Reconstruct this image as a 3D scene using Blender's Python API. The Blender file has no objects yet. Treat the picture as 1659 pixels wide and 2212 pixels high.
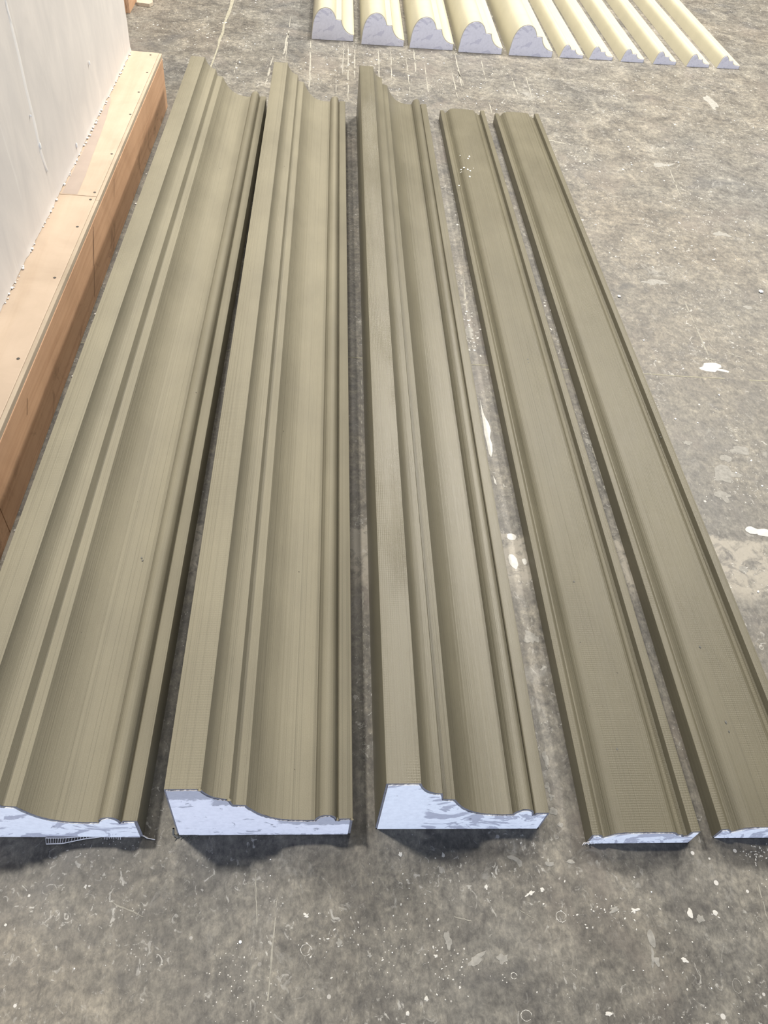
import bpy, bmesh, math, random
from mathutils import Matrix, Vector, noise
random.seed(7)
S = bpy.context.scene
C = S.collection

# ---------------------------------------------------------------- camera
HCAM = 1.5
RIGHT = Vector((0.99490, -0.03330, 0.09502))
DOWN = Vector((0.03733, -0.75468, -0.65504))
FWD = Vector((0.09352, 0.65525, -0.74960))
cam = bpy.data.cameras.new('camera')
camo = bpy.data.objects.new('camera', cam)
C.objects.link(camo)
Rm = Matrix((RIGHT, -DOWN, -FWD)).transposed()
camo.matrix_world = Matrix.Translation((0, 0, HCAM)) @ Rm.to_4x4()
cam.sensor_fit = 'VERTICAL'
cam.sensor_height = 36
cam.lens = 1661 / 2212 * 36
cam.clip_start = 0.01
S.camera = camo

# ---------------------------------------------------------------- world, lamps, exposure
S.view_settings.view_transform = 'Standard'
S.view_settings.look = 'None'
S.view_settings.exposure = 0.0
S.view_settings.gamma = 1.0
w = bpy.data.worlds.new('hall_air')
S.world = w
w.use_nodes = True
w.node_tree.nodes['Background'].inputs[0].default_value = (0.80, 0.86, 1.0, 1)
w.node_tree.nodes['Background'].inputs[1].default_value = 0.03


def lamp(name, loc, target, sx, sy, watts, col):
    l = bpy.data.lights.new(name, 'AREA')
    l.shape = 'RECTANGLE'
    l.size, l.size_y = sx, sy
    l.energy = watts
    l.color = col
    o = bpy.data.objects.new(name, l)
    o.location = loc
    d = Vector(target) - Vector(loc)
    o.rotation_euler = d.to_track_quat('-Z', 'Y').to_euler()
    C.objects.link(o)
    return o


WARM = (1.0, 0.94, 0.84)
lamp('ceiling_lamp', (-1.7, 1.65, 4.3), (-1.5, 1.65, 0), 0.30, 0.30, 235, WARM)
lamp('ceiling_lamp', (3.3, 2.9, 4.3), (2.6, 2.9, 0), 0.5, 1.2, 80, WARM)
lamp('ceiling_lamp', (-0.8, 6.2, 5.0), (-0.8, 6.2, 0), 0.5, 1.2, 270, WARM)
lamp('ceiling_lamp', (0.7, 4.2, 4.8), (0.7, 4.2, 0), 0.5, 1.2, 125, WARM)  # extra lamp, added to brighten the far moulding ends and floor
lamp('ceiling_lamp', (1.5, 6.4, 5.0), (1.5, 6.4, 0), 0.5, 1.2, 390, WARM)
lamp('ceiling_lamp', (4.0, 5.6, 5.0), (4.0, 5.6, 0), 0.5, 1.2, 520, WARM)
lamp('daylight_door', (0.6, -6.5, 1.1), (0.6, 0, 0.8), 5.0, 2.2, 540, (0.70, 0.80, 1.0))


# ---------------------------------------------------------------- helpers
def ground(px, py, z=0.0):
    """floor point seen at a pixel of the 1659x2212 frame (survey helper)"""
    r = RIGHT * (px - 829.5) + DOWN * (py - 1106) + FWD * 1661
    t = (z - HCAM) / r.z
    return Vector((r.x * t, r.y * t, z))


def link(o, parent=None):
    C.objects.link(o)
    if parent is not None:
        o.parent = parent
    return o


def mesh_obj(name, verts, faces, mat, parent=None, smooth=None, uvs=None, mats=None, fmat=None):
    me = bpy.data.meshes.new(name)
    me.from_pydata([tuple(v) for v in verts], [], faces)
    for m in (mats or [mat]):
        me.materials.append(m)
    if fmat:
        for p, i in zip(me.polygons, fmat):
            p.material_index = i
    if uvs:
        ul = me.uv_layers.new(name='UVMap')
        for lp in me.loops:
            ul.data[lp.index].uv = uvs[lp.vertex_index]
    if smooth is not None:
        for p in me.polygons:
            p.use_smooth = True
        me.set_sharp_from_angle(angle=math.radians(smooth))
    me.update()
    return link(bpy.data.objects.new(name, me), parent)


def tag(o, label=None, cat=None, group=None, kind=None):
    if label: o['label'] = label
    if cat: o['category'] = cat
    if group: o['group'] = group
    if kind: o['kind'] = kind
    return o


def empty(name, loc, rz=0.0):
    o = bpy.data.objects.new(name, None)
    o.location = loc
    o.rotation_euler = (0, 0, rz)
    o.empty_display_size = 0.1
    return link(o)


def box(name, a, b, mat, parent=None, bevel=0.0):
    bm = bmesh.new()
    bmesh.ops.create_cube(bm, size=1)
    for v in bm.verts:
        for k in range(3):
            v.co[k] = a[k] if v.co[k] < 0 else b[k]
    if bevel:
        bmesh.ops.bevel(bm, geom=bm.edges[:], offset=bevel, segments=2, affect='EDGES', profile=0.5)
    me = bpy.data.meshes.new(name)
    bm.to_mesh(me)
    bm.free()
    me.materials.append(mat)
    return link(bpy.data.objects.new(name, me), parent)


# ---------------------------------------------------------------- node helpers
class NT:
    def __init__(s, name):
        s.m = bpy.data.materials.new(name)
        s.m.use_nodes = True
        s.t = s.m.node_tree
        s.b = s.t.nodes['Principled BSDF']

    def n(s, typ, **kw):
        nd = s.t.nodes.new(typ)
        for k, v in kw.items():
            setattr(nd, k, v)
        return nd

    def l(s, a, b):
        s.t.links.new(a, b)

    def setin(s, sock, v):
        if isinstance(v, bpy.types.NodeSocket):
            s.l(v, sock)
        else:
            sock.default_value = v

    def math(s, op, a, b=0.0, clamp=False):
        nd = s.n('ShaderNodeMath', operation=op, use_clamp=clamp)
        s.setin(nd.inputs[0], a)
        s.setin(nd.inputs[1], b)
        return nd.outputs[0]

    def coord(s, kind='Object'):
        return s.n('ShaderNodeTexCoord').outputs[kind]

    def scale(s, vec, sc, loc=(0, 0, 0)):
        nd = s.n('ShaderNodeMapping')
        s.l(vec, nd.inputs[0])
        nd.inputs['Scale'].default_value = sc
        nd.inputs['Location'].default_value = loc
        return nd.outputs[0]

    def noise(s, vec, scale, detail=4, rough=0.55, dist=0.0, out='Fac'):
        nd = s.n('ShaderNodeTexNoise')
        s.l(vec, nd.inputs['Vector'])
        nd.inputs['Scale'].default_value = scale
        nd.inputs['Detail'].default_value = detail
        nd.inputs['Roughness'].default_value = rough
        nd.inputs['Distortion'].default_value = dist
        return nd.outputs[out]

    def vor(s, vec, scale, out='Distance', feature='F1', rnd=1.0):
        nd = s.n('ShaderNodeTexVoronoi', feature=feature)
        s.l(vec, nd.inputs['Vector'])
        nd.inputs['Scale'].default_value = scale
        nd.inputs['Randomness'].default_value = rnd
        return nd.outputs[out]

    def ramp(s, fac, stops):
        nd = s.n('ShaderNodeValToRGB')
        s.l(fac, nd.inputs[0])
        e = nd.color_ramp.elements
        while len(e) < len(stops):
            e.new(0.5)
        for el, (p, c) in zip(e, stops):
            el.position = p
            el.color = c if len(c) == 4 else (*c, 1)
        return nd.outputs[0]

    def step(s, fac, a, b):
        nd = s.n('ShaderNodeMapRange')
        nd.interpolation_type = 'SMOOTHSTEP'
        s.setin(nd.inputs[0], fac)
        s.setin(nd.inputs[1], a)
        s.setin(nd.inputs[2], b)
        nd.inputs[3].default_value = 0
        nd.inputs[4].default_value = 1
        return nd.outputs[0]

    def mix(s, fac, a, b, blend='MIX'):
        nd = s.n('ShaderNodeMix', data_type='RGBA', blend_type=blend)
        s.setin(nd.inputs[0], fac)
        for i, v in ((6, a), (7, b)):
            if isinstance(v, bpy.types.NodeSocket):
                s.l(v, nd.inputs[i])
            else:
                nd.inputs[i].default_value = v if len(v) == 4 else (*v, 1)
        return nd.outputs[2]

    def bump(s, h, strength, dist):
        nd = s.n('ShaderNodeBump')
        s.l(h, nd.inputs['Height'])
        nd.inputs['Strength'].default_value = strength
        nd.inputs['Distance'].default_value = dist
        s.l(nd.outputs[0], s.b.inputs['Normal'])

    def done(s, col=None, rough=None, spec=None):
        if col is not None:
            if isinstance(col, bpy.types.NodeSocket):
                s.l(col, s.b.inputs['Base Color'])
            else:
                s.b.inputs['Base Color'].default_value = (*col, 1)
        if rough is not None:
            s.setin(s.b.inputs['Roughness'], rough)
        if spec is not None:
            s.b.inputs['Specular IOR Level'].default_value = spec
        return s.m


# ---------------------------------------------------------------- materials
def mat_floor():
    m = NT('worn_concrete')
    co = m.coord('Object')
    n1 = m.noise(co, 1.1, 5, 0.6, 0.4)
    n2 = m.noise(co, 7.5, 10, 0.74, 0.5)
    n3 = m.noise(co, 38, 8, 0.7, 0.3)
    n4 = m.noise(m.scale(co, (1.0, 0.55, 1)), 120, 6, 0.75, 0.5)
    base = m.ramp(n2, [(0.26, (0.060, 0.058, 0.057)), (0.44, (0.104, 0.100, 0.093)),
                       (0.57, (0.150, 0.145, 0.132)), (0.76, (0.245, 0.236, 0.215))])
    tint = m.ramp(n1, [(0.3, (0.92, 0.93, 0.94)), (0.5, (1.03, 1.0, 0.94)), (0.68, (1.10, 1.02, 0.91))])
    c = m.mix(1.0, base, tint, 'MULTIPLY')
    fine = m.ramp(n3, [(0.32, (0.50, 0.50, 0.52)), (0.5, (1, 1, 1)), (0.68, (1.5, 1.48, 1.43))])
    c = m.mix(0.9, c, fine, 'MULTIPLY')
    grain = m.ramp(n4, [(0.3, (0.55, 0.55, 0.56)), (0.5, (1, 1, 1)), (0.7, (1.55, 1.54, 1.5))])
    c = m.mix(0.85, c, grain, 'MULTIPLY')
    # greenish and pinkish blotches
    n5 = m.noise(m.scale(co, (1, 1, 1), (5, 3, 0)), 2.6, 6, 0.65, 0.5)
    c = m.mix(m.math('MULTIPLY', m.step(n5, 0.52, 0.70), 0.45), c, (0.175, 0.152, 0.132))
    n6 = m.noise(m.scale(co, (1, 1, 1), (1, 9, 0)), 3.2, 6, 0.65, 0.5)
    c = m.mix(m.math('MULTIPLY', m.step(n6, 0.54, 0.70), 0.55), c, (0.052, 0.053, 0.058))
    # pale dusty scuffs
    sc = m.noise(m.scale(co, (1.0, 0.75, 1), (2, 7, 0)), 9, 9, 0.75, 1.2)
    c = m.mix(m.math('MULTIPLY', m.step(sc, 0.57, 0.72), 0.6), c, (0.29, 0.285, 0.265))
    sc2 = m.noise(m.scale(co, (1.0, 0.6, 1), (12, 7, 0)), 26, 6, 0.7, 2.0)
    c = m.mix(m.math('MULTIPLY', m.step(sc2, 0.62, 0.72), 0.7), c, (0.38, 0.375, 0.35))
    sc3 = m.noise(m.scale(co, (1.0, 0.8, 1), (7, 1, 0)), 62, 4, 0.6, 1.5)
    zone = m.noise(m.scale(co, (1, 1, 1), (3, 11, 0)), 4.0, 4, 0.6)
    c = m.mix(m.math('MULTIPLY', m.math('MULTIPLY', m.step(sc3, 0.60, 0.68), m.step(zone, 0.44, 0.58)), 0.75), c, (0.42, 0.415, 0.39))
    dk = m.noise(m.scale(co, (1, 0.7, 1), (9, 2, 0)), 30, 7, 0.75, 1.6)
    c = m.mix(m.math('MULTIPLY', m.step(dk, 0.56, 0.68), 0.5), c, (0.055, 0.054, 0.055))
    # trowelled plaster film across the floor in front of the joint
    sx = m.n('ShaderNodeSeparateXYZ')
    m.l(co, sx.inputs[0])
    wob = m.math('MULTIPLY', m.math('SUBTRACT', m.noise(co, 14, 6, 0.7), 0.5), 0.16)
    yy = m.math('ADD', sx.outputs['Y'], wob)
    band = m.math('MULTIPLY', m.step(yy, 1.03, 1.12), m.step(yy, 1.262, 1.245))
    band = m.math('MULTIPLY', band, m.step(m.noise(co, 22, 6, 0.7, 1.0), 0.36, 0.54))
    c = m.mix(m.math('MULTIPLY', band, 0.7), c, (0.34, 0.315, 0.265))
    # paint flecks
    v = m.vor(co, 34)
    vr = m.vor(co, 34, 'Color')
    sep = m.n('ShaderNodeSeparateColor')
    m.l(vr, sep.inputs[0])
    size = m.math('MULTIPLY', m.math('POWER', sep.outputs[0], 5.0), 0.20)
    fl = m.math('LESS_THAN', v, size)
    fl = m.math('MULTIPLY', fl, m.step(m.noise(m.scale(co, (1, 1, 1), (3, 3, 0)), 3, 3), 0.42, 0.6))
    c = m.mix(fl, c, (0.5, 0.49, 0.47))
    v2 = m.vor(m.scale(co, (1, 1, 1), (4, 4, 0)), 120)
    fl2 = m.math('LESS_THAN', v2, 0.12)
    fl2 = m.math('MULTIPLY', fl2, m.step(m.noise(m.scale(co, (1, 1, 1), (8, 3, 0)), 5, 4), 0.55, 0.62))
    c = m.mix(m.math('MULTIPLY', fl2, 0.8), c, (0.62, 0.61, 0.58))
    c = m.mix(1.0, c, (0.86, 0.86, 0.87, 1), 'MULTIPLY')
    rgh = m.ramp(n2, [(0.3, (0.46, 0.46, 0.46)), (0.7, (0.66, 0.66, 0.66))])
    m.bump(m.math('ADD', n3, m.math('MULTIPLY', n4, 0.5)), 0.25, 0.002)
    return m.done(c, rgh, 0.45)


def mat_khaki(name, weave, glossy=0.55, spec=0.16, col=(0.160, 0.148, 0.111), zmin=None):
    m = NT(name)
    uv = m.coord('UV')
    sx = m.n('ShaderNodeSeparateXYZ')
    m.l(uv, sx.inputs[0])
    u, v = sx.outputs[0], sx.outputs[1]
    lines = m.noise(m.scale(uv, (330, 0.9, 1)), 1.0, 5, 0.75)
    lines2 = m.noise(m.scale(uv, (420, 0.30, 1), (3, 1, 0)), 1.0, 3, 0.6)
    grain = m.noise(m.scale(uv, (1, 1, 1)), 700, 3, 0.7)
    blot = m.noise(m.scale(uv, (1, 0.5, 1)), 6, 4, 0.6)
    wv = m.math('ADD', m.math('SINE', m.math('MULTIPLY', u, 2 * math.pi / 0.0043)),
                m.math('SINE', m.math('MULTIPLY', v, 2 * math.pi / 0.0050)))
    wv = m.math('MULTIPLY', wv, 0.5)
    wmask = m.step(m.noise(m.scale(uv, (3, 0.6, 1), (5, 2, 0)), 2.6, 3), 0.40, 0.62)
    gz = m.n('ShaderNodeSeparateXYZ')
    m.l(m.n('ShaderNodeNewGeometry').outputs['True Normal'], gz.inputs[0])
    wmask = m.math('MULTIPLY', wmask, m.step(gz.outputs[2], 0.95, 0.995))
    if zmin:
        oz = m.n('ShaderNodeSeparateXYZ')
        m.l(m.coord('Object'), oz.inputs[0])
        wmask = m.math('MULTIPLY', wmask, m.step(oz.outputs[2], zmin, zmin + .01))
    h = m.math('ADD', m.math('MULTIPLY', lines, 1.1), m.math('MULTIPLY', grain, 0.45))
    h = m.math('ADD', h, m.math('MULTIPLY', m.math('MULTIPLY', wv, wmask), weave))
    m.bump(h, 0.6, 0.0012)
    c = m.mix(1.0, (*col, 1), m.ramp(blot, [(0.3, (0.90, 0.90, 0.90)), (0.7, (1.10, 1.10, 1.09))]), 'MULTIPLY')
    c = m.mix(0.9, c, m.ramp(lines2, [(0.30, (0.72, 0.72, 0.72)), (0.46, (1, 1, 1)), (0.60, (1, 1, 1)), (0.75, (1.14, 1.14, 1.14))]), 'MULTIPLY')
    c = m.mix(0.7, c, m.ramp(grain, [(0.3, (0.80, 0.80, 0.80)), (0.7, (1.2, 1.2, 1.2))]), 'MULTIPLY')
    # pinholes
    d = m.vor(uv, 26)
    vc = m.n('ShaderNodeSeparateColor')
    m.l(m.vor(uv, 26, 'Color'), vc.inputs[0])
    pit = m.math('LESS_THAN', d, m.math('MULTIPLY', m.math('POWER', vc.outputs[1], 6.0), 0.055))
    c = m.mix(m.math('MULTIPLY', pit, 0.85), c, (0.03, 0.028, 0.022))
    rg = m.math('ADD', m.math('MULTIPLY', blot, 0.16), glossy - 0.08)
    return m.done(c, rg, spec)


def mat_core(name, smear=0.5, base=(0.78, 0.79, 0.82), grey=(0.36, 0.36, 0.42), zones=()):
    m = NT(name)
    co = m.coord('Object')
    n = m.noise(m.scale(co, (1.0, 1, 1.6), (smear * 9, 0, 3)), 11, 7, 0.62, 2.2)
    msk = m.step(n, 0.60 - 0.14 * smear, 0.64 - 0.14 * smear)
    sx = m.n('ShaderNodeSeparateXYZ')
    m.l(co, sx.inputs[0])
    wob = m.math('MULTIPLY', m.math('SUBTRACT', m.noise(co, 32, 7, 0.75, 0.8), 0.5), 0.05)
    for (x0, x1, z0, z1, mode) in zones:
        xx, zz = m.math('ADD', sx.outputs['X'], wob), m.math('ADD', sx.outputs['Z'], wob)
        zn = m.math('MULTIPLY', m.math('MULTIPLY', m.step(xx, x0 - .004, x0 + .004), m.step(xx, x1 + .004, x1 - .004)),
                    m.math('MULTIPLY', m.step(zz, z0 - .003, z0 + .003), m.step(zz, z1 + .003, z1 - .003)))
        msk = m.math('MAXIMUM', msk, zn) if mode == 'add' else m.math('MULTIPLY', msk, m.math('SUBTRACT', 1.0, zn))
    c = m.mix(m.math('MULTIPLY', msk, 0.8), (*base, 1), grey)
    n2 = m.noise(co, 90, 5, 0.7)
    c = m.mix(0.5, c, m.ramp(n2, [(0.3, (0.82, 0.82, 0.84)), (0.6, (1.05, 1.05, 1.05))]), 'MULTIPLY')
    d = m.vor(co, 40)
    sp = m.n('ShaderNodeSeparateColor')
    m.l(m.vor(co, 40, 'Color'), sp.inputs[0])
    pit = m.math('LESS_THAN', d, m.math('MULTIPLY', m.math('POWER', sp.outputs[0], 6), 0.13))
    c = m.mix(m.math('MULTIPLY', pit, 0.7), c, (0.12, 0.12, 0.14))
    m.bump(n2, 0.4, 0.002)
    return m.done(c, 0.8, 0.2)


def mat_plain(name, col, rough=0.7, spec=0.3, var=0.15, scale=40, bump=0.2):
    m = NT(name)
    co = m.coord('Object')
    n = m.noise(co, scale, 6, 0.65)
    lo, hi = 1 - var, 1 + var
    c = m.mix(1.0, (*col, 1), m.ramp(n, [(0.3, (lo, lo, lo)), (0.7, (hi, hi, hi))]), 'MULTIPLY')
    m.bump(n, bump, 0.002)
    return m.done(c, rough, spec)


def mat_wood(name, col, dark, grain=(40, 1.2, 40), rough=0.6, stain=None):
    m = NT(name)
    co = m.coord('Object')
    g = m.noise(m.scale(co, grain), 1.0, 7, 0.65, 0.6)
    b = m.noise(co, 5, 6, 0.6, 0.4)
    c = m.mix(m.step(g, 0.42, 0.68), (*col, 1), dark)
    c = m.mix(0.8, c, m.ramp(b, [(0.3, (0.84, 0.82, 0.80)), (0.7, (1.10, 1.10, 1.10))]), 'MULTIPLY')
    if stain:
        f = m.noise(m.scale(co, (1, 0.6, 1)), 9, 7, 0.75, 0.8)
        sx = m.n('ShaderNodeSeparateXYZ')
        m.l(co, sx.inputs[0])
        low = m.step(sx.outputs['Z'], 0.16, 0.02)
        c = m.mix(m.math('MULTIPLY', m.step(f, 0.52, 0.66), m.math('MULTIPLY', low, 0.55)), c, stain)
    m.bump(g, 0.15, 0.001)
    return m.done(c, rough, 0.3)


def mat_wall():
    m = NT('trowelled_plaster')
    co = m.coord('Object')
    n = m.noise(m.scale(co, (1, 2.2, 1.0)), 3.5, 6, 0.6, 0.8)
    s = m.noise(m.scale(co, (1, 26, 3.0)), 1.0, 6, 0.65, 0.6)
    f = m.noise(co, 120, 4, 0.7)
    c = m.mix(1.0, (0.61, 0.59, 0.575, 1), m.ramp(n, [(0.3, (0.90, 0.90, 0.91)), (0.7, (1.06, 1.05, 1.04))]), 'MULTIPLY')
    c = m.mix(m.math('MULTIPLY', m.step(s, 0.58, 0.74), 0.45), c, (0.51, 0.50, 0.485))
    c = m.mix(m.math('MULTIPLY', m.step(s, 0.40, 0.28), 0.5), c, (0.68, 0.665, 0.645))
    m.bump(m.math('ADD', n, m.math('MULTIPLY', f, 0.15)), 0.2, 0.004)
    return m.done(c, 0.75, 0.2)


M_FLOOR = mat_floor()
M_CROWN = mat_khaki('khaki_coat', 0.30, zmin=.2)
M_CROWN_SATIN = mat_khaki('khaki_coat_satin', 0.65, 0.36, 0.38, (0.116, 0.107, 0.078), .2)  # darker, glossier khaki than on the two left crowns
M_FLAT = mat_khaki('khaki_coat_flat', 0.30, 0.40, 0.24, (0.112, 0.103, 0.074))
M_CORE_A = mat_core('cut_foam_pale', 0.42)
M_CORE_B = mat_core('cut_foam_grey_smears', 0.0, (0.76, 0.75, 0.79), (0.33, 0.33, 0.37), [(-.02, .075, .178, .3, 'add'), (.075, .11, .150, .19, 'add'), (.185, .35, .056, .2, 'add'), (.06, .35, -.03, .004, 'add')])
M_CORE_C = mat_core('cut_foam_streaked', 0.78, zones=[(-.05, .085, -.05, .198, 'sub')])
M_CORE_D = mat_core('cut_foam_streaked_thin', 0.62)
M_CORE_CREAM = mat_core('cut_foam_lavender', 0.55, (0.60, 0.60, 0.68), (0.46, 0.46, 0.56))
M_MORTAR = mat_plain('mortar_edge', (0.17, 0.165, 0.18), 0.85, 0.2, 0.3, 160, 0.5)
M_CREAM = mat_plain('cream_coat', (0.375, 0.352, 0.268), 0.45, 0.45, 0.06, 5, 0.05)
M_CREAM_EDGE = mat_plain('cream_edge', (0.42, 0.39, 0.32), 0.7, 0.3, 0.2, 90, 0.3)
M_WALL = mat_wall()
M_PLY = mat_wood('pale_plywood', (0.48, 0.385, 0.30), (0.445, 0.35, 0.265), (14, 0.8, 14), 0.55)
M_PLY2 = mat_wood('pale_plywood_stained', (0.49, 0.395, 0.31), (0.45, 0.355, 0.27), (14, 0.8, 14), 0.55)
M_SIDE = mat_wood('brown_plywood_face', (0.52, 0.33, 0.21), (0.43, 0.26, 0.16), (50, 1.0, 50), 0.6, (0.10, 0.06, 0.035))
M_EDGE = mat_wood('plywood_edge', (0.45, 0.38, 0.295), (0.38, 0.315, 0.24), (3, 2, 300), 0.7)
M_STEEL = mat_plain('dark_screw_steel', (0.05, 0.045, 0.04), 0.5, 0.5, 0.2)
M_PAINT = mat_plain('dried_white_paint', (0.46, 0.455, 0.435), 0.6, 0.4, 0.14, 60)
M_PAINT2 = mat_plain('thin_plaster_wash', (0.22, 0.215, 0.20), 0.7, 0.3, 0.25, 90)
M_CHALK = mat_plain('pale_scratch', (0.24, 0.232, 0.205), 0.8, 0.2, 0.25, 70)
M_JOINT = mat_plain('joint_filler', (0.23, 0.22, 0.175), 0.8, 0.2, 0.25, 60)
M_CHIP = mat_plain('plaster_chip', (0.80, 0.80, 0.78), 0.8, 0.2, 0.08)
M_RIDGE = mat_plain('trowel_ridge_plaster', (0.74, 0.725, 0.71), .8, .2, .04)
M_MESH = mat_plain('glass_fibre_mesh', (0.62, 0.61, 0.62), 0.5, 0.4, 0.1)
M_MESH_D = mat_plain('mortared_mesh', (0.10, 0.10, 0.095), 0.7, 0.3, 0.2)
M_PENCIL = mat_plain('pencil_line', (0.07, 0.045, 0.035), 0.8, 0.2, 0.1)

# ---------------------------------------------------------------- floor
fl = mesh_obj('floor', [(-7, -5, 0), (10, -5, 0), (10, 14, 0), (-7, 14, 0)], [(0, 1, 2, 3)], M_FLOOR)
tag(fl, 'worn grey concrete floor with paint splashes and scratches', kind='structure')


class Marks:
    """flat paint / chalk films lying on the concrete"""
    def __init__(s):
        s.v, s.f, s.z = [], [], 0.0004

    def poly(s, pts):
        i = len(s.v)
        c = Vector((0, 0, 0))
        for p in pts: c += Vector((p[0], p[1], 0))
        c /= len(pts)
        s.v.append((c.x, c.y, s.z * 2))
        s.v += [(p[0], p[1], s.z) for p in pts]
        n = len(pts)
        s.f += [(i, i + 1 + k, i + 1 + (k + 1) % n) for k in range(n)]

    def blob(s, c, rx, ry, rot=0.0, rag=0.25, n=18):
        ph = random.uniform(0, 50)
        pts = []
        for k in range(n):
            a = 2 * math.pi * k / n
            r = 1 + rag * noise.noise((math.cos(a) * 1.3 + ph, math.sin(a) * 1.3, ph)) * 1.6 + random.uniform(-rag, rag) * 0.25
            x, y = rx * r * math.cos(a), ry * r * math.sin(a)
            pts.append((c[0] + x * math.cos(rot) - y * math.sin(rot), c[1] + x * math.sin(rot) + y * math.cos(rot)))
        s.poly(pts)

    def ring(s, c, rx, ry, wd, n=26, gap=0):
        i = len(s.v)
        for k in range(n):
            a = 2 * math.pi * k / n
            ww = wd * random.uniform(0.3, 1.2)
            j = random.uniform(-0.05, 0.05)
            for q in (1 + j, 1 + j + ww / rx):
                s.v.append((c[0] + rx * q * math.cos(a), c[1] + ry * q * math.sin(a), s.z))
        for k in range(n - gap):
            a, b = i + 2 * k, i + 2 * ((k + 1) % n)
            s.f.append((a, a + 1, b + 1, b))

    def streak(s, p, q, wd, n=9, breaks=0.0):
        p, q = Vector((p[0], p[1], 0)), Vector((q[0], q[1], 0))
        d = (q - p)
        nr = Vector((-d.y, d.x, 0)).normalized()
        i = len(s.v)
        for k in range(n + 1):
            t = k / n
            c = p.lerp(q, t) + nr * random.uniform(-0.25, 0.25) * wd
            ww = wd * (0.15 + 0.85 * math.sin(math.pi * min(1, max(0, t))) ** 0.5) * random.uniform(0.5, 1.1)
            s.v.append((*(c - nr * ww / 2).xy, s.z))
            s.v.append((*(c + nr * ww / 2).xy, s.z))
        for k in range(n):
            if random.random() >= breaks:
                a = i + 2 * k
                s.f.append((a, a + 2, a + 3, a + 1))

    def build(s, name, mat, kind=None, label=None):
        o = mesh_obj(name, s.v, s.f, mat, fl)
        if kind: o['kind'] = kind
        if label: o['label'] = label
        return o


def px_r(px, py, rx, ry):
    """metres on the floor covered by rx, ry pixels round a pixel"""
    g = ground(px, py)
    return g, (ground(px + rx, py) - g).length, (ground(px, py + ry) - g).length


# control joint across the slab and the long joint by the beam's far end
k = Marks(); k.streak((-3, 1.949), (7, 1.949), 0.007, 120, 0.08)
k.build('control_joint', M_JOINT)
k = Marks(); k.streak((-0.585, 3.75), (-0.55, 8.0), 0.02, 40)
k.build('long_joint', M_JOINT)

# single large paint marks
def one(fn, mat, name='paint_splat'):
    k = Marks()
    fn(k)
    return k.build(name, mat)

one(lambda k: k.poly([ground(*p).xy for p in [(1037, 862), (1041, 880), (1046, 897), (1050, 905), (1056, 915), (1060, 930), (1058, 945), (1063, 960), (1064, 975), (1061, 988), (1056, 980), (1051, 955), (1046, 935), (1044, 915), (1040, 893)]]), M_PAINT, 'paint_drip')
one(lambda k: k.poly([ground(*p).xy for p in [(1065, 1027), (1071, 1038), (1073, 1048), (1068, 1044)]]), M_PAINT)
def spoon(k):
    g, a, b = px_r(1407, 2027, 8, 19)
    k.blob(g, a, b, 0.05, 0.08)
    k.streak(ground(1409, 2044), ground(1411, 2092), 0.006, 6)
    g, a, b = px_r(1418, 2076, 7, 9)
    k.blob(g, a, b, 0.3, 0.6)
one(spoon, M_PAINT2, 'paint_drip')
one(lambda k: k.poly([ground(*p).xy for p in [(1095, 1849), (1106, 1847), (1118, 1853), (1127, 1860), (1128, 1870), (1122, 1874), (1119, 1864), (1107, 1857), (1097, 1854)]]), M_PAINT2)
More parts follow.
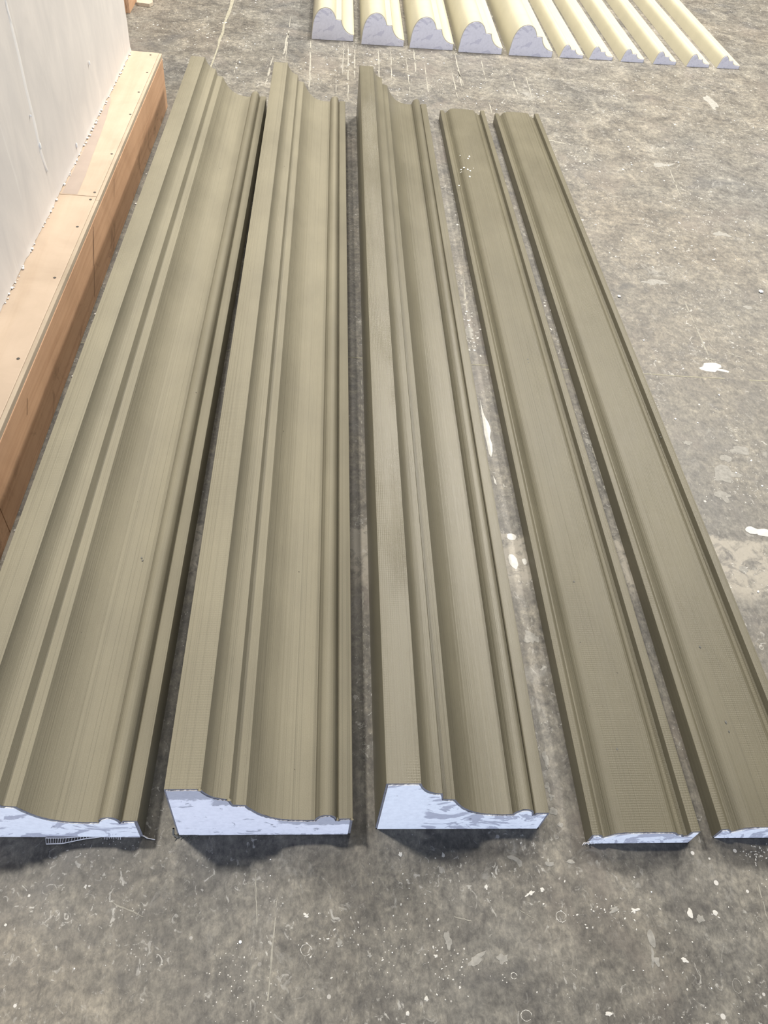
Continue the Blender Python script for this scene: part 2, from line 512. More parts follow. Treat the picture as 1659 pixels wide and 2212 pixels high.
for (px, py, rx, ry, rot, rag, mt) in [
        (1105, 1160, 10, 7, 0, .15, 1), (1109, 1213, 10, 15, 0.2, .15, 1), (1133, 1213, 5, 7, 0, .2, 1),
        (1624, 1146, 14, 8, 0, .2, 1), (1651, 1150, 18, 8, 0, .2, 1), (1570, 1026, 24, 13, .3, .6, 0), (1564, 1072, 17, 10, -.3, .7, 0),
        (1606, 1230, 10, 7, 0, .3, 0), (1600, 972, 20, 9, 0, .4, 0), (1567, 990, 12, 7, 0, .3, 0), (1482, 957, 9, 5, 0, .5, 0),
        (1430, 357, 22, 4, .25, .5, 0), (1415, 610, 24, 6, .1, .8, 0), (1560, 505, 14, 5, 0, .6, 0), (1536, 222, 10, 12, 0, .4, 0),
        (1615, 664, 9, 4, 0, .3, 0), (1273, 955, 7, 6, 0, .3, 0), (1155, 690, 10, 12, 0, .8, 0), (1012, 718, 16, 12, 0, .9, 0),
        (1195, 1752, 8, 9, 0, .3, 0), (1183, 1700, 5, 8, 0, .5, 0), (1210, 1782, 6, 7, .4, .4, 0), (1178, 1640, 5, 18, 0, .6, 0),
        (1190, 1722, 8, 7, 0, .7, 0), (1150, 1380, 14, 12, 0, .6, 0), (966, 2030, 8, 20, 0, .7, 0), (1032, 2072, 16, 9, .5, .7, 0),
        (1086, 2070, 12, 10, 0, .7, 0), (1512, 1985, 9, 10, 0, .5, 0), (1491, 1972, 6, 9, 0, .4, 1), (1545, 1973, 5, 6, 0, .3, 1),
        (1188, 1866, 10, 6, 0, .4, 0), (1233, 1862, 9, 4, 0, .4, 0), (1145, 1930, 10, 4, .4, .7, 1), (1173, 1922, 4, 6, 0, .6, 1),
        (1478, 2072, 7, 6, 0, .7, 1), (1545, 797, 22, 7, 0, .8, 1), (1325, 1965, 12, 6, .3, .7, 0), (1370, 1967, 8, 5, .3, .7, 1),
        (733, 2035, 7, 9, 0, .8, 0), (662, 1978, 7, 5, 0, .8, 1), (797, 2062, 5, 6, 0, .8, 0), (185, 1915, 3, 4, 0, .5, 1),
        (193, 1914, 3, 2, 0, .2, 1), (63, 1935, 3, 3, 0, .2, 1), (12, 1998, 3, 3, 0, .2, 1), (1050, 1917, 4, 5, 0, .6, 1),
        (942, 2065, 4, 4, 0, .5, 1), (1315, 2191, 7, 5, 0, .4, 1), (921, 2157, 4, 6, 0, .4, 1), (881, 2190, 4, 5, 0, .3, 1),
        (865, 1845, 4, 5, 0, .4, 1), (958, 1848, 3, 5, 0, .5, 1), (955, 1880, 5, 7, 0, .6, 0)]:
    g, a, b = px_r(px, py, rx, ry)
    one(lambda k: k.blob(g, a, b, rot, rag), M_PAINT if mt else M_PAINT2)
for (px, py, rx, ry) in [(661, 2052, 11, 12), (1212, 1980, 10, 11), (1137, 2194, 11, 11), (1110, 2108, 6, 6), (1592, 2130, 9, 14), (1640, 1985, 5, 5)]:
    g, a, b = px_r(px, py, rx, ry)
    one(lambda k: k.ring(g, a, b, 0.0012, 26, 3), M_PAINT2 if px > 1500 else M_PAINT, 'ring_mark')

# scratches and drag lines
k = Marks()
for (a, b, wd) in [((671, 87), (668, 195), .011), ((743, 90), (740, 163), .006), ((752, 94), (752, 217), .007), ((766, 105), (766, 170), .008),
                   ((726, 160), (726, 200), .005), ((817, 108), (819, 174), .007), ((844, 108), (846, 174), .006), ((893, 105), (899, 166), .008),
                   ((917, 137), (927, 213), .006), ((877, 123), (886, 202), .005), ((982, 112), (998, 188), .008), ((988, 150), (1002, 185), .005),
                   ((1038, 123), (1052, 184), .006), ((975, 152), (990, 217), .006), ((1105, 166), (1119, 206), .007), ((1135, 163), (1150, 213), .006),
                   ((1056, 221), (1063, 246), .007), ((590, 120), (572, 187), .010), ((628, 36), (616, 133), .007), ((514, 125), (505, 160), .006),
                   ((623, 70), (610, 128), .012), ((784, 1269), (784, 1322), .004), ((598, 1940), (575, 2212), .0035), ((552, 1885), (555, 2000), .003),
                   ((240, 1949), (313, 1982), .0035), ((1636, 1905), (1659, 1990), .003), ((980, 1980), (1020, 1990), .0025), ((1120, 1965), (1155, 1985), .0015),
                   ((1475, 640), (1500, 700), .006), ((1446, 365), (1470, 425), .006), ((1500, 700), (1540, 790), .007), ((1275, 958), (1292, 1005), .006),
                   ((1293, 1010), (1330, 1120), .005), ((1180, 360), (1215, 385), .03), ((1175, 300), (1225, 312), .015), ((990, 470), (1000, 560), .006), ((1000, 590), (1010, 690), .005)]:
    k.streak(ground(*a), ground(*b), wd, 12, 0.12)
for t in range(26):
    y0 = 1340 + t * 13
    k.streak(ground(785 + t * .06, y0), ground(785 + t * .06, y0 + random.uniform(4, 9)), random.uniform(.002, .004), 3)
for t in range(12):
    y0 = 820 + t * 18
    k.streak(ground(781, y0), ground(781.5, y0 + random.uniform(6, 16)), random.uniform(.002, .004), 3)
for t in range(60):
    x, y = random.uniform(1.05, 4.2), random.uniform(1.9, 4.6)
    a = random.uniform(-0.6, 0.6)
    L = random.uniform(0.02, 0.10)
    k.streak((x, y), (x + L * math.cos(a), y + L * math.sin(a)), random.uniform(.003, .008), 4, .1)
k.build('scratch_marks', M_CHALK, 'stuff', 'pale scratches and drag lines in the concrete')

# splashed paint flecks, too many to count
k = Marks()
for (px, py, n, sx_, sy_) in [(1640, 1845, 60, 26, 14), (960, 2090, 34, 26, 45), (1330, 1970, 40, 40, 18), (1580, 1060, 90, 45, 25), (1600, 1240, 40, 40, 20),
                              (1430, 500, 50, 120, 60), (1000, 1900, 18, 120, 40), (1500, 2010, 30, 120, 80), (760, 130, 60, 60, 25), (1000, 60, 10, 60, 30),
                              (1420, 2130, 24, 160, 50), (700, 2050, 30, 60, 60), (1010, 720, 40, 20, 30), (1160, 680, 30, 15, 30), (450, 60, 60, 90, 25)]:
    for q in range(n):
        x, y = random.gauss(px, sx_), random.gauss(py, sy_)
        r = random.uniform(0.0004, 0.0015) * (1 if y > 1000 else 2.6)
        k.blob(ground(x, y), r * random.uniform(1, 2.2), r, random.uniform(0, 3), 0.3, 7)
k.build('paint_flecks', M_PAINT, 'stuff', 'tiny white paint flecks spattered on the concrete')

# loose plaster chips lying on the floor
bm = bmesh.new()
spots = []
for t in range(70):   # gap beside the beam
    spots.append((random.uniform(-0.705, -0.618), random.uniform(0.9, 3.6), random.uniform(.002, .006)))
for t in range(60):
    spots.append((random.uniform(-0.69, 2.2), random.uniform(0.18, 0.47), random.uniform(.0005, .0016)))
for t in range(150):
    spots.append((random.uniform(1.1, 3.2), random.uniform(0.9, 4.6), random.uniform(.0015, .005)))
for t in range(60):
    spots.append((random.uniform(-0.5, 1.3), random.uniform(3.95, 4.65), random.uniform(.002, .006)))
for (px, py, r) in [(1643, 631, .010), (1337, 641, .007), (519, 2035, .003)]:
    g = ground(px, py); spots.append((g.x, g.y, r))
for (x, y, r) in spots:
    mt = Matrix.Translation((x, y, r * 0.35)) @ Matrix.Rotation(random.uniform(0, 6), 4, 'Z') @ Matrix.Diagonal((r, r * random.uniform(.5, 1), r * .4, 1))
    bmesh.ops.create_icosphere(bm, subdivisions=1, radius=1, matrix=mt)
me = bpy.data.meshes.new('plaster_chips'); bm.to_mesh(me); bm.free()
me.materials.append(M_CHIP)
tag(link(bpy.data.objects.new('plaster_chips', me)), 'tiny white plaster chips scattered over the concrete floor', 'debris', kind='stuff')

# ---------------------------------------------------------------- plastered wall on the left
WX = -0.846
def build_wall():
    Y0, Y1, Z1 = -0.6, 3.70, 0.83
    ny, nz = 220, 30
    vs, fs = [], []
    for j in range(nz + 1):
        for i in range(ny + 1):
            y = Y0 + (Y1 - Y0) * i / ny
            z = 0.224 + (Z1 - 0.224) * (j / nz) ** 1.3
            if j == 0:
                z = 0.2188 + abs(noise.noise((y * 33, 0, 0))) * 0.003 + random.uniform(0, .0012)
            x = WX + 0.003 * noise.noise((y * 2.1, z * 2.1, 3)) + 0.0012 * noise.noise((y * 9, z * 6, 1))
            if j == 0: x += random.uniform(0, .004)
            if i == ny:
                y += 0.006 * noise.noise((z * 14, 5, 0)); x -= 0.003
            vs.append((x, y, z))
    W = ny + 1
    for j in range(nz):
        for i in range(ny):
            a = j * W + i
            fs.append((a, a + 1, a + W + 1, a + W))
    # body of the wall behind the plaster skin
    skin = mesh_obj('plaster_skin', vs, fs, M_WALL, smooth=60)
    body = box('wall_left', (WX - 0.09, Y0, 0.0), (WX - 0.006, Y1 - 0.008, Z1 - 0.006), M_WALL)
    tag(body, 'low white plastered wall standing behind the timber box beam', kind='structure')
    # close the skin edge to the body
    n0 = len(vs)
    ev = [vs[j * W + ny] for j in range(nz + 1)]
    v2, f2 = [], []
    for p in ev:
        v2 += [p, (WX - 0.09, p[1] - 0.002, p[2])]
    for j in range(nz):
        f2.append((2 * j, 2 * j + 1, 2 * j + 3, 2 * j + 2))
    ed = mesh_obj('plaster_end', v2, f2, M_WALL, smooth=60)
    top = mesh_obj('plaster_top', [(WX + .003, Y0, Z1), (WX + .003, Y1, Z1), (WX - .09, Y1, Z1), (WX - .09, Y0, Z1)], [(0, 1, 2, 3)], M_WALL)
    for o in (skin, ed, top):
        o.parent = body
    # trowel line and stuck flakes
    def onwall(px, py):
        r = RIGHT * (px - 829.5) + DOWN * (py - 1106) + FWD * 1661
        t = (WX + 0.0035) / r.x
        return Vector((WX + 0.0035, r.y * t, HCAM + r.z * t))
    pts = [onwall(*p) for p in [(13, 0), (27, 55), (44, 125), (58, 190), (76, 262), (88, 320), (104, 370)]]
    v, f = [], []
    for i, p in enumerate(pts):
        wd = 0.013 * (1.0 if 0 < i < 6 else 0.3)
        v += [p + Vector((-.0055, -wd, 0)), p + Vector((0.0012, 0, 0)), p + Vector((-.0055, wd, 0))]
    for i in range(len(pts) - 1):
        a = 3 * i
        f += [(a, a + 1, a + 4, a + 3), (a + 1, a + 2, a + 5, a + 4)]
    mesh_obj('trowel_ridge', v, f, M_RIDGE, body, smooth=80)
    for (px, py, r) in [(193, 136, .006), (87, 315, .008), (166, 314, .007), (66, 250, .003)]:
        c = onwall(px, py)
        bmx = bmesh.new()
        bmesh.ops.create_icosphere(bmx, subdivisions=2, radius=1, matrix=Matrix.Translation(c) @ Matrix.Diagonal((.003, r * .6, r * 1.3, 1)))
        mm = bpy.data.meshes.new('plaster_flake'); bmx.to_mesh(mm); bmx.free(); mm.materials.append(M_CHIP)
        link(bpy.data.objects.new('plaster_flake', mm), body)
    # crumbs along the foot of the plaster
    bmx = bmesh.new()
    for t in range(110):
        y = random.uniform(0.4, 3.66); r = random.uniform(.0012, .0045)
        bmesh.ops.create_icosphere(bmx, subdivisions=1, radius=r, matrix=Matrix.Translation((WX + .003 + random.uniform(0, .004), y, .2195 + r * .6)) @ Matrix.Diagonal((1, 1.3, .8, 1)))
    mm = bpy.data.meshes.new('plaster_crumbs'); bmx.to_mesh(mm); bmx.free(); mm.materials.append(M_CHIP)
    o = link(bpy.data.objects.new('plaster_crumbs', mm), body); o['kind'] = 'stuff'
build_wall()

# ---------------------------------------------------------------- timber box beam at the wall foot
BR, BL, BT = -0.717, -0.850, 0.2185
beam = empty('plywood_box', (BR, 3.70, 0))
tag(beam, 'long boxed plywood beam with pale top and brown side along the white wall', 'beam')
def bl(p): return (p[0] - BR, p[1] - 3.70, p[2])
def bbox(name, a, b, mat, bevel=0.0015): return box(name, bl(a), bl(b), mat, beam, bevel)
TH = 0.018
SEAM = 2.425
t1 = bbox('top_board', (BL, SEAM + .0008, BT - TH), (BR - 0.012, 3.70, BT), M_PLY2)
t2 = bbox('top_board', (BL, 0.2, BT - TH), (BR - 0.012, SEAM - .0008, BT), M_PLY)
e1 = bbox('edge_strip', (BR - .0117, SEAM - .02, BT - TH), (BR - 0.0005, 3.70, BT - .0012), M_EDGE)
e2 = bbox('edge_strip', (BR - .0117, 0.2, BT - TH), (BR - 0.0005, SEAM - .021, BT - .0008), M_EDGE)
s1 = bbox('side_board', (BR - TH, 1.2, 0.0), (BR + .0005, 3.682, BT - TH - .0006), M_SIDE)
s2 = bbox('side_board', (BR - TH, 0.2, 0.0), (BR + .0005, 1.1985, BT - TH - .0006), M_SIDE)
bbox('end_board', (BL, 3.6825, 0.0), (BR, 3.6985, BT - TH - .0006), M_SIDE)
bbox('back_board', (BL, 0.2, 0.0), (BL + TH, 3.682, BT - TH - .0006), M_SIDE)
# grey-pink stain film on the far top board
kv = [(-0.838, 2.43), (-0.790, 2.43), (-0.792, 2.56), (-0.800, 2.7), (-0.806, 2.86), (-0.815, 3.02), (-0.828, 3.16), (-0.838, 3.22)]
M_STAIN = mat_plain('release_agent_stain', (0.37, 0.305, 0.265), 0.35, 0.4, 0.08, 9, .05)
mesh_obj('stain', [bl((x, y, BT + .0003)) for x, y in kv], [tuple(range(len(kv)))[::-1]], M_STAIN, t1).matrix_parent_inverse = Matrix.Identity(4)
bmx = bmesh.new()
bmesh.ops.create_cone(bmx, cap_ends=True, segments=12, radius1=.0042, radius2=.0042, depth=.0012)
ms = bpy.data.meshes.new('screw'); bmx.to_mesh(ms); bmx.free(); ms.materials.append(M_STEEL)
for (x, y) in [(-0.760, 3.668), (-0.742, 3.475), (-0.741, 3.271), (-0.736, 3.061), (-0.740, 2.729), (-0.740, 2.451), (-0.743, 2.403), (-0.746, 2.232), (-0.746, 1.951), (-0.747, 1.585), (-0.747, 1.2)]:
    o = link(bpy.data.objects.new('screw', ms), beam)
    o.location = bl((x, y, BT + .0002))
for (y0, z0, y1, z1) in [(2.29, .19, 2.16, .02), (2.28, .18, 2.21, .10), (2.62, .185, 2.58, .14), (1.50, .165, 1.47, .135)]:
    p, q = Vector(bl((BR + .0011, y0, z0))), Vector(bl((BR + .0011, y1, z1)))
    wv = Vector((0, .0011, 0))
    mesh_obj('pencil_line', [p - wv, p + wv, q + wv, q - wv], [(0, 1, 2, 3)], M_PENCIL, beam)

# ---------------------------------------------------------------- mouldings
def catmull(pts, n=5):
    if len(pts) < 3:
        return list(pts)
    out = []
    P = [pts[0]] + list(pts) + [pts[-1]]
    for i in range(1, len(P) - 2):
        for k in range(n):
            t = k / n
            r = []
            for c in (0, 1):
                p0, p1, p2, p3 = P[i - 1][c], P[i][c], P[i + 1][c], P[i + 2][c]
                r.append(0.5 * (2 * p1 + (p2 - p0) * t + (2 * p0 - 5 * p1 + 4 * p2 - p3) * t * t + (3 * p1 - p0 - 3 * p2 + p3) * t ** 3))
            out.append(tuple(r))
    out.append(pts[-1])
    return out


def profile(runs, rad=0.0016, ridges=0.0):
    """runs: smooth pieces joined at corners; corners get a small rounding"""
    pts = []
    for r in runs:
        c = catmull(r, 5 if len(r) < 3 or not ridges else 12)
        if ridges and len(r) > 2:
            q = list(c)
            for i in range(1, len(c) - 1):
                t = (Vector(c[i + 1]) - Vector(c[i - 1])).normalized()
                e = random.uniform(-ridges, ridges) * (4.5 if random.random() < .09 else 1)
                q[i] = (c[i][0] - t.y * e, c[i][1] + t.x * e)
            c = q
        if pts and (Vector(pts[-1]) - Vector(c[0])).length < 1e-6:
            c = c[1:]
        pts += c
    out = []
    n = len(pts)
    for i, p in enumerate(pts):
        a, b = Vector(pts[i - 1]), Vector(pts[(i + 1) % n])
        p = Vector(p)
        d0, d1 = (p - a), (b - p)
        if d0.length < 1e-7 or d1.length < 1e-7:
            continue
        ang = d0.angle(d1)
        if ang > 0.5 and p.y > 0.001:
            r = min(rad, d0.length * 0.4, d1.length * 0.4)
            q0, q1 = p - d0.normalized() * r, p + d1.normalized() * r
            out += [tuple(q0), tuple(q0.lerp(q1, .5).lerp(p, .35)), tuple(q1)]
        else:
            out.append(tuple(p))
    return out


CROWN = profile([[(0, 0), (0, .218)], [(0, .218), (.060, .219)],
                 [(.060, .219), (.066, .202), (.077, .186), (.089, .178), (.104, .174)],
                 [(.104, .174), (.1085, .149)], [(.1085, .149), (.131, .146)],
                 [(.131, .146), (.139, .130), (.150, .112), (.163, .0975), (.182, .0835), (.205, .0755), (.230, .0725), (.252, .0735)],
                 [(.252, .0735), (.2545, .083), (.261, .0925), (.271, .0975), (.281, .096), (.288, .0885), (.291, .078)],
                 [(.291, .078), (.2925, .0715)], [(.2925, .0715), (.2955, .0795)], [(.2955, .0795), (.321, .0795)], [(.321, .0795), (.321, 0)]], .0016, .00010)
CASING = profile([[(0, 0), (0, .043)], [(0, .043), (.0135, .0445)], [(.0135, .0445), (.0215, .0385)], [(.0215, .0385), (.0228, .0325)],
                  [(.0228, .0325), (.027, .0335), (.0325, .039), (.039, .0465), (.047, .0522), (.060, .0555)],
                  [(.060, .0555), (.075, .0561), (.092, .0566), (.110, .0568), (.130, .0566), (.145, .0561), (.156, .0556)], [(.156, .0556), (.163, .052), (.168, .0455), (.174, .0425)],
                  [(.174, .0425), (.180, .0425)], [(.180, .0425), (.1805, .037)], [(.1805, .037), (.1905, .037)], [(.1905, .037), (.1905, .057)],
                  [(.1905, .057), (.209, .0585)], [(.209, .0585), (.210, 0)]], .0011, .00011)
BIG = profile([[(0, 0), (.003, .040), (.008, .080), (.018, .112), (.036, .139), (.060, .153), (.085, .156), (.108, .147), (.126, .127), (.137, .102)],
               [(.137, .102), (.166, .101)], [(.166, .101), (.171, .083), (.181, .065), (.197, .048), (.218, .037), (.241, .033)], [(.241, .033), (.242, 0)]])
SMALL = profile([[(0, 0), (.006, .022), (.013, .046), (.021, .061), (.032, .068), (.044, .066), (.055, .056), (.063, .043)],
                 [(.063, .043), (.089, .0445)], [(.089, .0445), (.093, .034), (.102, .025), (.118, .021), (.145, .020)], [(.145, .020), (.146, 0)]], .001)


def offset(pts, d, rag=0.0):
    """inset of a clockwise (left-up-right-down) outline"""
    out = []
    n = len(pts)
    for i in range(n):
        a, p, b = Vector(pts[i - 1]), Vector(pts[i]), Vector(pts[(i + 1) % n])
        t = ((p - a).normalized() + (b - p).normalized())
        if t.length < 1e-6:
            t = b - p
        t.normalize()
        nr = Vector((t.y, -t.x))
        q = p + nr * (d + random.uniform(-rag, rag))
        out.append((q.x, max(q.y, 0.0012)))
    return out


def densify(pts, step):
    out = []
    n = len(pts)
    for i in range(n):
        a, b = Vector(pts[i]), Vector(pts[(i + 1) % n])
        m = max(1, int((b - a).length / step))
        for k in range(m):
            out.append(tuple(a.lerp(b, k / m)))
    return out


def moulding(name, prof, near_left, far_left, mat, core_mat, edge_mat, inset=.0035, segs=40, bow=.0012, rag=.0009, skew=0.0):
    x0, y0 = near_left
    x1, y1 = far_left
    L = math.hypot(x1 - x0, y1 - y0)
    root = empty(name, (x0, y0, 0), -math.atan2(x1 - x0, y1 - y0))
    n = len(prof)
    arc = [0]
    for i in range(1, n):
        arc.append(arc[-1] + (Vector(prof[i]) - Vector(prof[i - 1])).length)
    seed = random.uniform(0, 100)
    vs, uv, fs = [], [], []
    off = random.uniform(0, 5)
    W = max(p[0] for p in prof)
    for s in range(segs + 1):
        t = s / segs
        bx = bow * noise.noise((t * 2.2, seed, 0))
        for i, (x, z) in enumerate(prof):
            jy = 0
            if s in (0, segs):
                jy = 0.0007 * noise.noise((x * 120 + seed, z * 120, s))
            dz = 0.0005 * noise.noise((t * 5, x * 12 + seed, 7)) if z > .01 else 0
            vs.append((x + bx, L * t + jy + skew * x * (1 if s == 0 else 0), z + dz))
            uv.append((arc[i] + off, L * t + off))
    for s in range(segs):
        for i in range(n):
            j = (i + 1) % n
            a, b = s * n + i, s * n + j
            fs.append((a, b, b + n, a + n))
    body = mesh_obj('coat', vs, fs, mat, root, smooth=34, uvs=uv)
    # cut end with its mortar rim, and the far end
    def cap(nm, pts, y, mt, flip=False, thick=0.0):
        v, f = [], []
        for (x, z) in pts:
            v += [(x, y + skew * x * (0 if flip else 1), z), (x, y + skew * x * (0 if flip else 1), min(.0012, z) if thick else 0.0)]
        for i in range(len(pts) - 1):
            if pts[i + 1][0] - pts[i][0] > 1e-6:
                q = (2 * i, 2 * i + 1, 2 * i + 3, 2 * i + 2)
                f.append(q if not flip else q[::-1])
        if thick:
            nn = len(v)
            v += [(a_, b_ + thick, c_) for a_, b_, c_ in v]
            for i in range(len(pts) - 1):
                a_, b_ = 2 * i, 2 * i + 2
                f.append((a_, b_, b_ + nn, a_ + nn))
            f.append((0, nn, nn + 1, 1))
            e = 2 * (len(pts) - 1)
            f.append((e, e + 1, e + 1 + nn, e + nn))
        return mesh_obj(nm, v, f, mt, root)
    mono, hx = [], -1
    for (x, z) in prof:
        if x >= hx - 1e-9:
            mono.append((x, z)); hx = x
        else:
            mono.append((hx, z))
    cap('mortar_rim', mono, 0.0, edge_mat)
    cap('far_end', mono, L, mat if edge_mat is M_MORTAR else edge_mat, True)

    def top(x):
        z = [p[1] + (q[1] - p[1]) * ((x - p[0]) / (q[0] - p[0])) for p, q in zip(mono, mono[1:]) if q[0] - p[0] > 1e-7 and p[0] <= x <= q[0]]
        return min(z) if z else 0
    cp = []
    x = inset
    while x < W - inset:
        near = min(top(min(max(x + d_, .0005), W - .0005)) for d_ in (-inset * .7, 0, inset * .7))
        cp.append((x, max(.004, near - inset * .8 + rag * 1.6 * noise.noise((x * 260, seed, 1)) + random.uniform(-rag, rag) * .5)))
        x += .0022
    core = cap('cut_end', cp, -.0022, core_mat, False, .0022)
    core['label'] = 'white foam core shown at the cut end'
    return root


GC = 'khaki crown mouldings laid side by side on the floor'
m1 = moulding('crown_profile', CROWN, (-0.608, 0.495), (-0.594, 3.70), M_CROWN, M_CORE_A, M_MORTAR)
tag(m1, 'wide khaki crown moulding closest to the timber beam, cut end running out of frame', 'moulding', GC)
m2 = moulding('crown_profile', CROWN, (-0.2255, 0.497), (-0.2385, 3.72), M_CROWN, M_CORE_B, M_MORTAR, rag=.0016)
tag(m2, 'middle wide khaki crown moulding, grey-smeared ragged end with frayed mesh at its corner', 'moulding', GC)
m3 = moulding('crown_profile', CROWN, (0.1435, 0.508), (0.1385, 3.77), M_CROWN_SATIN, M_CORE_C, M_MORTAR)
tag(m3, 'glossier wide khaki crown moulding beside the narrow flat ones, clean blue-white cut end', 'moulding', GC)
GF = 'narrow flat khaki mouldings'
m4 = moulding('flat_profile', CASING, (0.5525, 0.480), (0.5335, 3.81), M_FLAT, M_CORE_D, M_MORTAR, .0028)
tag(m4, 'narrow flat khaki moulding next to the crown moulding, crumpled mesh at near corner', 'moulding', GF)
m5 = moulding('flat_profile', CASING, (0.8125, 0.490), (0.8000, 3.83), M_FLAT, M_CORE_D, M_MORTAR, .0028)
tag(m5, 'narrow flat khaki moulding furthest right, near corner leaving the frame', 'moulding', GF)

GB = 'big cream mouldings at the back'
ordn = ['leftmost', 'second from left', 'middle', 'fourth from left', 'rightmost']
for i, (x, y) in enumerate([(-.100, 4.735), (.172, 4.728), (.441, 4.742), (.716, 4.749), (1.008, 4.775)]):
    w_ = [.975, 1.0, 1.04, 1.06, 1.07][i]
    pr = [(a * w_, b) for a, b in BIG]
    o = moulding('cream_profile', pr, (x, y), (x + [-.01, .01, .02, .01, -.01][i], y + 2.9), M_CREAM, M_CORE_CREAM, M_CREAM_EDGE, .004, 20, .001, .0012, .10)
    tag(o, f'large cream moulding with rounded top lying at the back, {ordn[i]} of the five', 'moulding', GB)
GS = 'small cream mouldings at the back'
ords = ['beside the big ones', 'second in the row of small ones', 'third in the row of small ones', 'fourth in the row of small ones', 'last but one on the right', 'at the far right end']
for i, (x, y) in enumerate([(1.311, 4.815), (1.489, 4.831), (1.680, 4.843), (1.878, 4.855), (2.084, 4.864), (2.279, 4.888)]):
    o = moulding('cream_profile', SMALL, (x, y), (x - .035, y + 2.9), M_CREAM, M_CORE_CREAM, M_CREAM_EDGE, .003, 20, .001, .001, .10)
    tag(o, f'small slim cream moulding with grey cut end, {ords[i]}', 'moulding', GS)


# ---------------------------------------------------------------- frayed reinforcing mesh at the cut ends
def tube(vs, fs, p, q, r, n=5):
    p, q = Vector(p), Vector(q)
    d = (q - p).normalized()
    u = d.orthogonal().normalized()
    w2 = d.cross(u)
    i = len(vs)
    for c in (p, q):
        for k in range(n):
            a = 2 * math.pi * k / n
            vs.append(c + (u * math.cos(a) + w2 * math.sin(a)) * r)
    for k in range(n):
        fs.append((i + k, i + (k + 1) % n, i + n + (k + 1) % n, i + n + k))


# ladder-like strip of white mesh under the first crown moulding
vs, fs = [], []
P = [(.152, -.015, .004), (.180, -.014, .004), (.215, -.006, .003), (.252, -.001, .003)]
Q = [(.149, -.005, .006), (.180, -.0045, .005), (.215, -.0015, .004), (.252, 0, .003)]
for a in (P, Q):
    for i in range(3): tube(vs, fs, a[i], a[i + 1], .0010)
for i in range(3):
    for k in range(7):
        t = k / 7
        tube(vs, fs, Vector(P[i]).lerp(Vector(P[i + 1]), t), Vector(Q[i]).lerp(Vector(Q[i + 1]), t), .0006)
for k in range(8):
    x = .252 + k * .004
    tube(vs, fs, (x, 0, .003), (x + .001, -.0045 - .002 * random.random(), .001), .0006)
o = mesh_obj('frayed_mesh', vs, fs, M_MESH, m1); o['label'] = 'white glass-fibre mesh strip hanging from the cut end'
vs, fs = [], []
tube(vs, fs, (.318, .002, .003), (.330, -.004, .002), .0012); tube(vs, fs, (.330, -.004, .002), (.343, -.006, .001), .0008)
mesh_obj('loose_strand', vs, fs, M_MESH, m1)
vs, fs = [], []
for k in range(16):
    x = .002 + k * .0025
    tube(vs, fs, (x, 0.0, .004), (x - .005, -.005 - .007 * random.random(), .0009), .0007)
tube(vs, fs, (-.004, -.004, .001), (.030, -.004, .002), .0005)
tube(vs, fs, (-.006, .004, .02), (-.007, -.002, .006), .002); tube(vs, fs, (-.007, -.002, .006), (.002, -.006, .002), .002)
o = mesh_obj('frayed_mesh', vs, fs, M_MESH_D, m2); o['label'] = 'dark frayed mesh bristles at the bottom corner'
vs, fs = [], []
for k in range(14):
    a, b = random.uniform(-.006, .008), random.uniform(.001, .014)
    tube(vs, fs, (a, -.001, b), (a + random.uniform(-.008, .010), -.008 * random.random() - .001, max(.001, b + random.uniform(-.012, .006))), .0007)
o = mesh_obj('frayed_mesh', vs, fs, M_MESH, m4); o['label'] = 'crumpled blue-grey mesh at the near corner'
# torn lips of coating on the cut edge
for mo, lips in ((m2, [(.058, .219, .008), (.103, .174, .010), (.2925, .079, .007), (.319, .0795, .008)]), (m1, [(.104, .174, .010), (.2545, .083, .004)])):
    for (x, z, r) in lips:
        v = [(x - r * .5, 0, z - .003), (x + r * .5, 0, z - .004), (x + r * .4, -.004, z + r * .25), (x - .1 * r, -.005, z + r * .4), (x, .002, z + .001)]
        mesh_obj('torn_lip', v, [(0, 1, 2, 3), (4, 0, 3), (1, 4, 2), (4, 3, 2)], M_CROWN, mo)

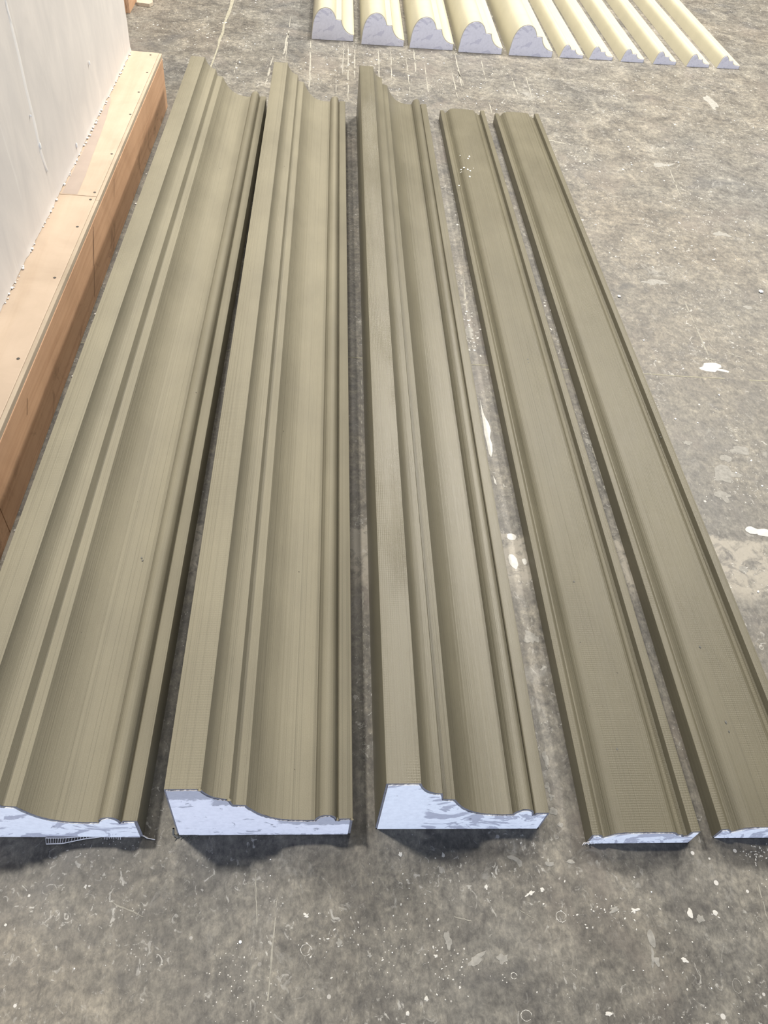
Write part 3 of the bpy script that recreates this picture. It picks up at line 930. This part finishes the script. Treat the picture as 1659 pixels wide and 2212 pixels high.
# a few flaws on the khaki surfaces
def speck(parent, x, y, z, r, mat, name):
    bmx = bmesh.new()
    bmesh.ops.create_icosphere(bmx, subdivisions=1, radius=1, matrix=Matrix.Translation((x, y, z)) @ Matrix.Diagonal((r, r * 1.5, r * .4, 1)))
    for v in bmx.verts: v.co += Vector((random.uniform(-.2, .2), random.uniform(-.3, .3), 0)) * r
    mm = bpy.data.meshes.new(name); bmx.to_mesh(mm); bmx.free(); mm.materials.append(mat)
    return link(bpy.data.objects.new(name, mm), parent)
for (px, py, z, mo) in [(1140, 776, .0568, m4), (1142, 783, .0568, m4), (1240, 1256, .0568, m4), (1333, 1618, .0568, m4),
                        (1425, 938, .050, m5), (1428, 944, .050, m5), (1512, 1397, .0568, m5), (1568, 1560, .0568, m5), (1575, 1580, .0568, m5),
                        (306, 1205, .074, m1), (308, 1210, .074, m1), (395, 960, .095, m1)]:
    g = ground(px, py, z)
    c = Matrix.Rotation(-mo.rotation_euler.z, 4, 'Z') @ (g - mo.location)
    speck(mo, c.x, c.y, z, random.uniform(.0018, .003), M_MESH_D, 'pit')
for t in range(12):
    g = ground(random.gauss(1005, 12), random.gauss(355, 22), .0565)
    c = Matrix.Rotation(-m4.rotation_euler.z, 4, 'Z') @ (g - m4.location)
    speck(m4, c.x, c.y, .0565, random.uniform(.0015, .004), M_CHIP, 'plaster_fleck')

# ---------------------------------------------------------------- things behind the wall end
cr = empty('wooden_crate', (-1.092, 4.86, 0))
tag(cr, 'brown wooden box standing on the floor just behind the far end of the white wall', 'box')
box('side_panel', (-.016, .006, 0), (0, .90, .42), M_SIDE, cr, .001)
box('front_panel', (-.60, 0, 0), (-.017, .016, .42), M_SIDE, cr, .001)
box('back_panel', (-.60, .885, 0), (-.017, .90, .42), M_SIDE, cr, .001)
box('side_panel', (-.60, .017, 0), (-.584, .884, .42), M_SIDE, cr, .001)
box('lid', (-.605, -.004, .4205), (.004, .905, .437), M_PLY, cr, .001)
pts = [(-.038, -.036), (.034, -.046), (.048, -.012), (.040, .030), (-.020, .040), (-.046, .005)]
vs = [(x, y, .010 + .05 * (x + .04) * .3) for x, y in pts] + [(x * .96, y * .96, .026 + .05 * (x + .04) * .3) for x, y in pts]
n = len(pts)
fs = [tuple(range(n))[::-1], tuple(range(n, 2 * n))] + [(i, (i + 1) % n, (i + 1) % n + n, i + n) for i in range(n)]
off = mesh_obj('foam_offcut', vs, fs, mat_plain('offcut_cream', (0.36, 0.31, 0.25), .7, .3, .15, 40))
off.location = (-1.040, 5.035, -.0095)
tag(off, 'small flat pale offcut lying on the floor beside the brown wooden box', 'offcut')
